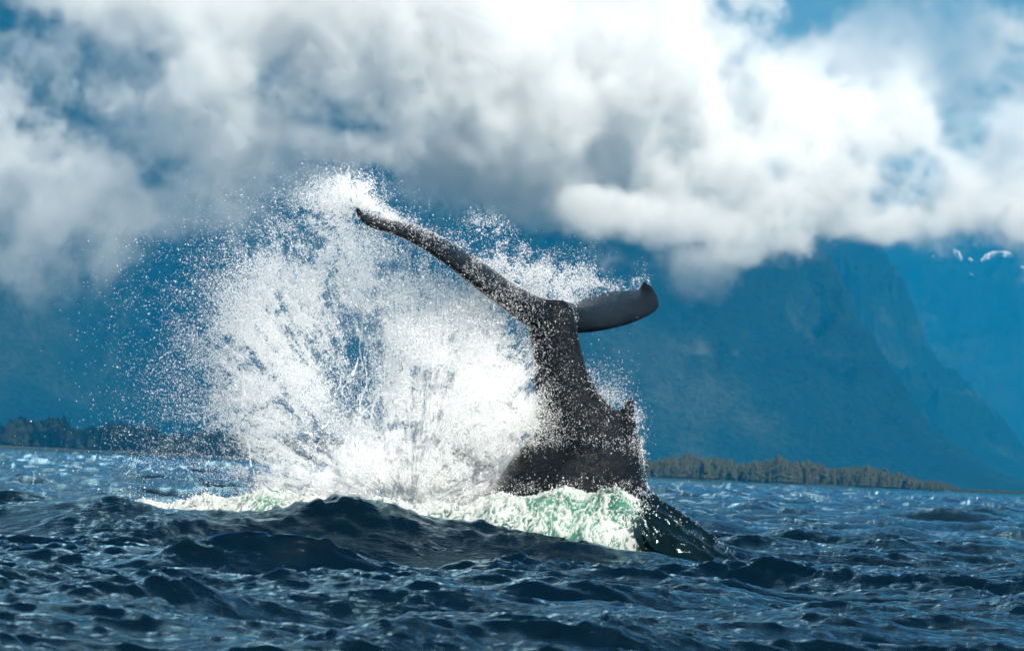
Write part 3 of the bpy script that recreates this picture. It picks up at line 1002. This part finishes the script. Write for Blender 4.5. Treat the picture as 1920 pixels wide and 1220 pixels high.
# ------------------------------------------------------------------ whitewater round the whale
def foam_water_material():
    m, t = new_mat('whitewater')
    L = t.links.new
    at1 = N(t, 'ShaderNodeAttribute', attribute_name='foam')
    g = N(t, 'ShaderNodeNewGeometry')
    n1 = N(t, 'ShaderNodeTexNoise', inp={'Scale': 2.2, 'Detail': 4.0, 'Roughness': 0.6})
    L(g.outputs['Position'], n1.inputs['Vector'])
    r = N(t, 'ShaderNodeValToRGB')
    e = r.color_ramp.elements
    e[0].position = 0.35; e[0].color = (0.010, 0.075, 0.050, 1)
    e[1].position = 0.68; e[1].color = (0.075, 0.25, 0.165, 1)
    L(n1.outputs['Fac'], r.inputs[0])
    b = N(t, 'ShaderNodeBsdfPrincipled', inp={'Roughness': 0.28, 'IOR': 1.333})
    at2 = N(t, 'ShaderNodeAttribute', attribute_name='aerated')
    mc = N(t, 'ShaderNodeMix', data_type='RGBA', inp={6: (0.002, 0.009, 0.010, 1)})
    L(at2.outputs['Fac'], mc.inputs[0]); L(r.outputs[0], mc.inputs[7])
    L(mc.outputs[2], b.inputs['Base Color'])
    d = N(t, 'ShaderNodeBsdfDiffuse', inp={'Color': (0.38, 0.405, 0.39, 1)})
    mx = N(t, 'ShaderNodeMixShader')
    L(at1.outputs['Fac'], mx.inputs[0]); L(b.outputs[0], mx.inputs[1]); L(d.outputs[0], mx.inputs[2])
    o = N(t, 'ShaderNodeOutputMaterial')
    L(mx.outputs[0], o.inputs['Surface'])
    return m


WTOP = np.array([(230, 950), (300, 943), (380, 938), (450, 932), (495, 924), (540, 922), (575, 934), (630, 945), (700, 945), (760, 940), (820, 952), (870, 946), (920, 934), (960, 930),
                 (1040, 926), (1120, 924), (1165, 924), (1195, 934), (1225, 952), (1255, 975), (1290, 1005), (1330, 1050)], float)
FO = fft_noise((1024, 1024), 0.8, 51, kmin=14, kmax=70)
FP = fft_noise((1024, 1024), 1.0, 52, kmin=3, kmax=120)
FS = fft_noise((1024, 1024), 2.3, 53, kmin=5)


def build_whitewater():
    Yc = 39.25
    top = at_v(WTOP[:, 0], WTOP[:, 1], Yc)
    xs = np.arange(top[0, 0], top[-1, 0], 0.010)
    zt = np.interp(xs, top[:, 0], top[:, 2])
    av = np.linspace(0, 1.35, 110) * np.pi / 2
    A, X = np.meshgrid(av, xs, indexing='ij')
    H = zt + 0.25
    front = A <= np.pi / 2
    shrink = 1 - 0.7 * sstep(1150, 1250, 960 + X * F_PX / Yc)
    Y = Yc - np.cos(A) * np.where(front, 0.95 * shrink, 0.6)
    Z = -0.25 + H * np.sin(A) ** 0.8
    S = A * 0.62
    wx = X + 0.05 * sample2(FS, S / 2.0, X / 2.0); ws = S + 0.05 * sample2(FS, S / 2.0 + .4, X / 2.0 + .3)
    n1 = sample2(FS, S / 2.0, X / 3.0)
    lace = np.abs(sample2(FO, ws / 2.4, wx / 4.6))
    patch = sample2(FP, ws / 3.6 + .7, wx / 3.6 + .2)
    pxg = 960 + X * F_PX / Y
    green = np.exp(-(((pxg - 1090) / 120) ** 2)) + 0.75 * np.exp(-(((pxg - 530) / 45) ** 2)) + 0.25 * np.exp(-(((pxg - 890) / 50) ** 2))
    thr = 0.24 + 1.0 * (1 - np.clip(green, 0, 1)) + 0.30 * patch + 0.55 * sstep(1.15, 1.5, A)
    dark = sstep(1150, 1250, pxg + 22 * n1)
    thr = np.maximum(thr * (1 - 1.1 * dark), 0.005)
    fine = sample2(FP, ws / 1.1 + .15, wx / 1.3 + .45)
    foam = np.maximum(1 - sstep(thr * 0.6, thr * 1.2 + 0.12, lace), sstep(0.25, 0.75, 0.75 * patch + 0.55 * fine + 0.42 * thr - 0.20)) * (thr > 0.02)
    amp = np.clip(np.sin(A), 0.1, 1)
    off = (0.028 * n1 + 0.008 * foam + 0.012 * patch) * amp
    Y = Y - off * np.clip(np.cos(A), 0, 1); Z = Z + off * np.clip(np.sin(A), 0.3, 1)
    V = np.stack([X, Y, Z], -1)
    o = mesh_np('whitewater', V.reshape(-1, 3), grid_faces(len(av), len(xs)), foam_water_material())
    a = o.data.attributes.new('foam', 'FLOAT', 'POINT')
    a.data.foreach_set('value', np.ascontiguousarray(foam, np.float32).ravel())
    a = o.data.attributes.new('aerated', 'FLOAT', 'POINT')
    a.data.foreach_set('value', np.ascontiguousarray((1 - dark) * np.clip(0.35 + green, 0, 1), np.float32).ravel())
    tag(o, 'green churned water laced with white foam round the whale', kind='stuff')
    # froth thrown up along its crest
    cr_ = np.exp(-((A - 1.5) / 0.22) ** 2)
    pr = rng.random(foam.shape) < (0.012 * foam + 0.14 * cr_ * np.clip(0.6 + n1, 0, 2)) * amp * (1 - 0.85 * dark)
    P = V[pr]
    P[:, 2] += rng.exponential(0.022, len(P)) * (0.15 + 1.6 * cr_[pr])
    P += rng.normal(0, 0.012, P.shape)
    drops('froth', P, np.minimum(np.exp(rng.standard_normal(len(P)) * 0.45) * 0.0034, 0.010), 'white froth jumping off the churned water')
    print('whitewater', V.size // 3, len(P))


build_whitewater()


# ------------------------------------------------------------------ water sheeting off the whale's back
def build_sheet():
    U = catmull([at(*p) for p in [(1200, 918, 39.45), (1232, 934, 39.45), (1265, 952, 39.45), (1300, 978, 39.45), (1328, 1000, 39.45), (1348, 1018, 39.42), (1362, 1030, 39.35), (1385, 1050, 39.25)]], 150)
    Lw = catmull([at(*p) for p in [(1175, 990, 39.0), (1195, 1025, 38.9), (1225, 1055, 38.8), (1262, 1075, 38.7), (1300, 1085, 38.7), (1335, 1092, 38.7), (1370, 1096, 38.7), (1400, 1096, 38.7)]], 150)
    q = np.linspace(-0.35, 1, 90)
    V = np.empty((150, 90, 3))
    for j, t in enumerate(q):
        if t < 0:      # folds over behind the rim
            V[:, j] = U + (-t) * np.array([-0.15, 0.9, -0.5])
        else:
            V[:, j] = U * (1 - t) + Lw * t
            V[:, j, 1] -= 0.20 * math.sin(math.pi * t) ** 0.8
    i = np.linspace(0, 1, 150)[:, None]; tt = q[None, :]
    rid = np.sin((tt * 26 + i * 5 + 0.8 * sample2(FS, i * 0.4 + 0 * tt, tt * 0.3 + 0 * i)))
    n = sample2(FS, i * 0.5 + 0 * tt, tt * 0.35 + 0 * i)
    rim = np.exp(-(tt / 0.10) ** 2)
    comb = np.abs(np.sin(i * 48 + 5 * n + 2 * np.sin(i * 17))) * rim
    V[..., 2] += 0.010 * rid + 0.008 * n + (0.022 * comb * (0.2 + i) + 0.015 * sample2(FS, i * 1.3 + 0 * tt, 0 * tt + 0 * i + .31) * rim)
    V[..., 1] -= 0.016 * rid + 0.010 * n
    o = mesh_np('water_sheet', V.reshape(-1, 3), grid_faces(150, 90), mat_sheet)
    tag(o, 'dark ridged sheet of water sliding off the back into the sea', kind='stuff')
    pr = rng.random((150, 90)) < 0.002 + 0.5 * np.exp(-(i / 0.09) ** 2) + 0.05 * np.exp(-(tt / 0.12) ** 2) * (1 - i) + 0.10 * np.exp(-(i / 0.12) ** 2)
    pr = pr | ((rng.random((150, 90)) < 0.14) & (np.abs(sample2(FO, tt * 0.30 + 0 * i, i * 0.06 + 0 * tt)) < 0.035))
    P = V[pr] + rng.normal(0, 0.007, (pr.sum(), 3)) + np.array([0, -0.01, 0.01])
    drops('sheet_foam', P, np.minimum(np.exp(rng.standard_normal(len(P)) * 0.45) * 0.0028, 0.008), 'white flecks on the dark water sheet')


mat_sheet = water_material('sheet_water', (0.0015, 0.006, 0.007), rough=0.10, bump_scale=12.0, bump=0.25)
build_sheet()


# ------------------------------------------------------------------ small whitecaps
def whitecap(px, py, Y, w, n, label):
    r = np.random.default_rng(int(px))
    t = r.normal(0, 1, n)
    X0 = at(px, py, Y)
    x = X0[0] + t * w; y = Y + r.normal(0, w * 0.5, n)
    z = sea_disp(x, y)[2] + r.exponential(0.012 * w / 0.3, n)
    drops('whitecap', np.stack([x, y, z], -1), np.exp(r.standard_normal(n) * 0.4) * 0.006 * (Y / 45.0), label)


whitecap(1868, 1026, 52.0, 0.10, 900, 'small whitecap breaking at the right edge of the sea')
whitecap(1398, 906, 160.0, 0.22, 500, 'far whitecap right of the whale before the wooded shore')
whitecap(1605, 921, 170.0, 0.22, 400, 'faint far whitecap below the end of the wooded shore')
print('script', time.time() - T0)
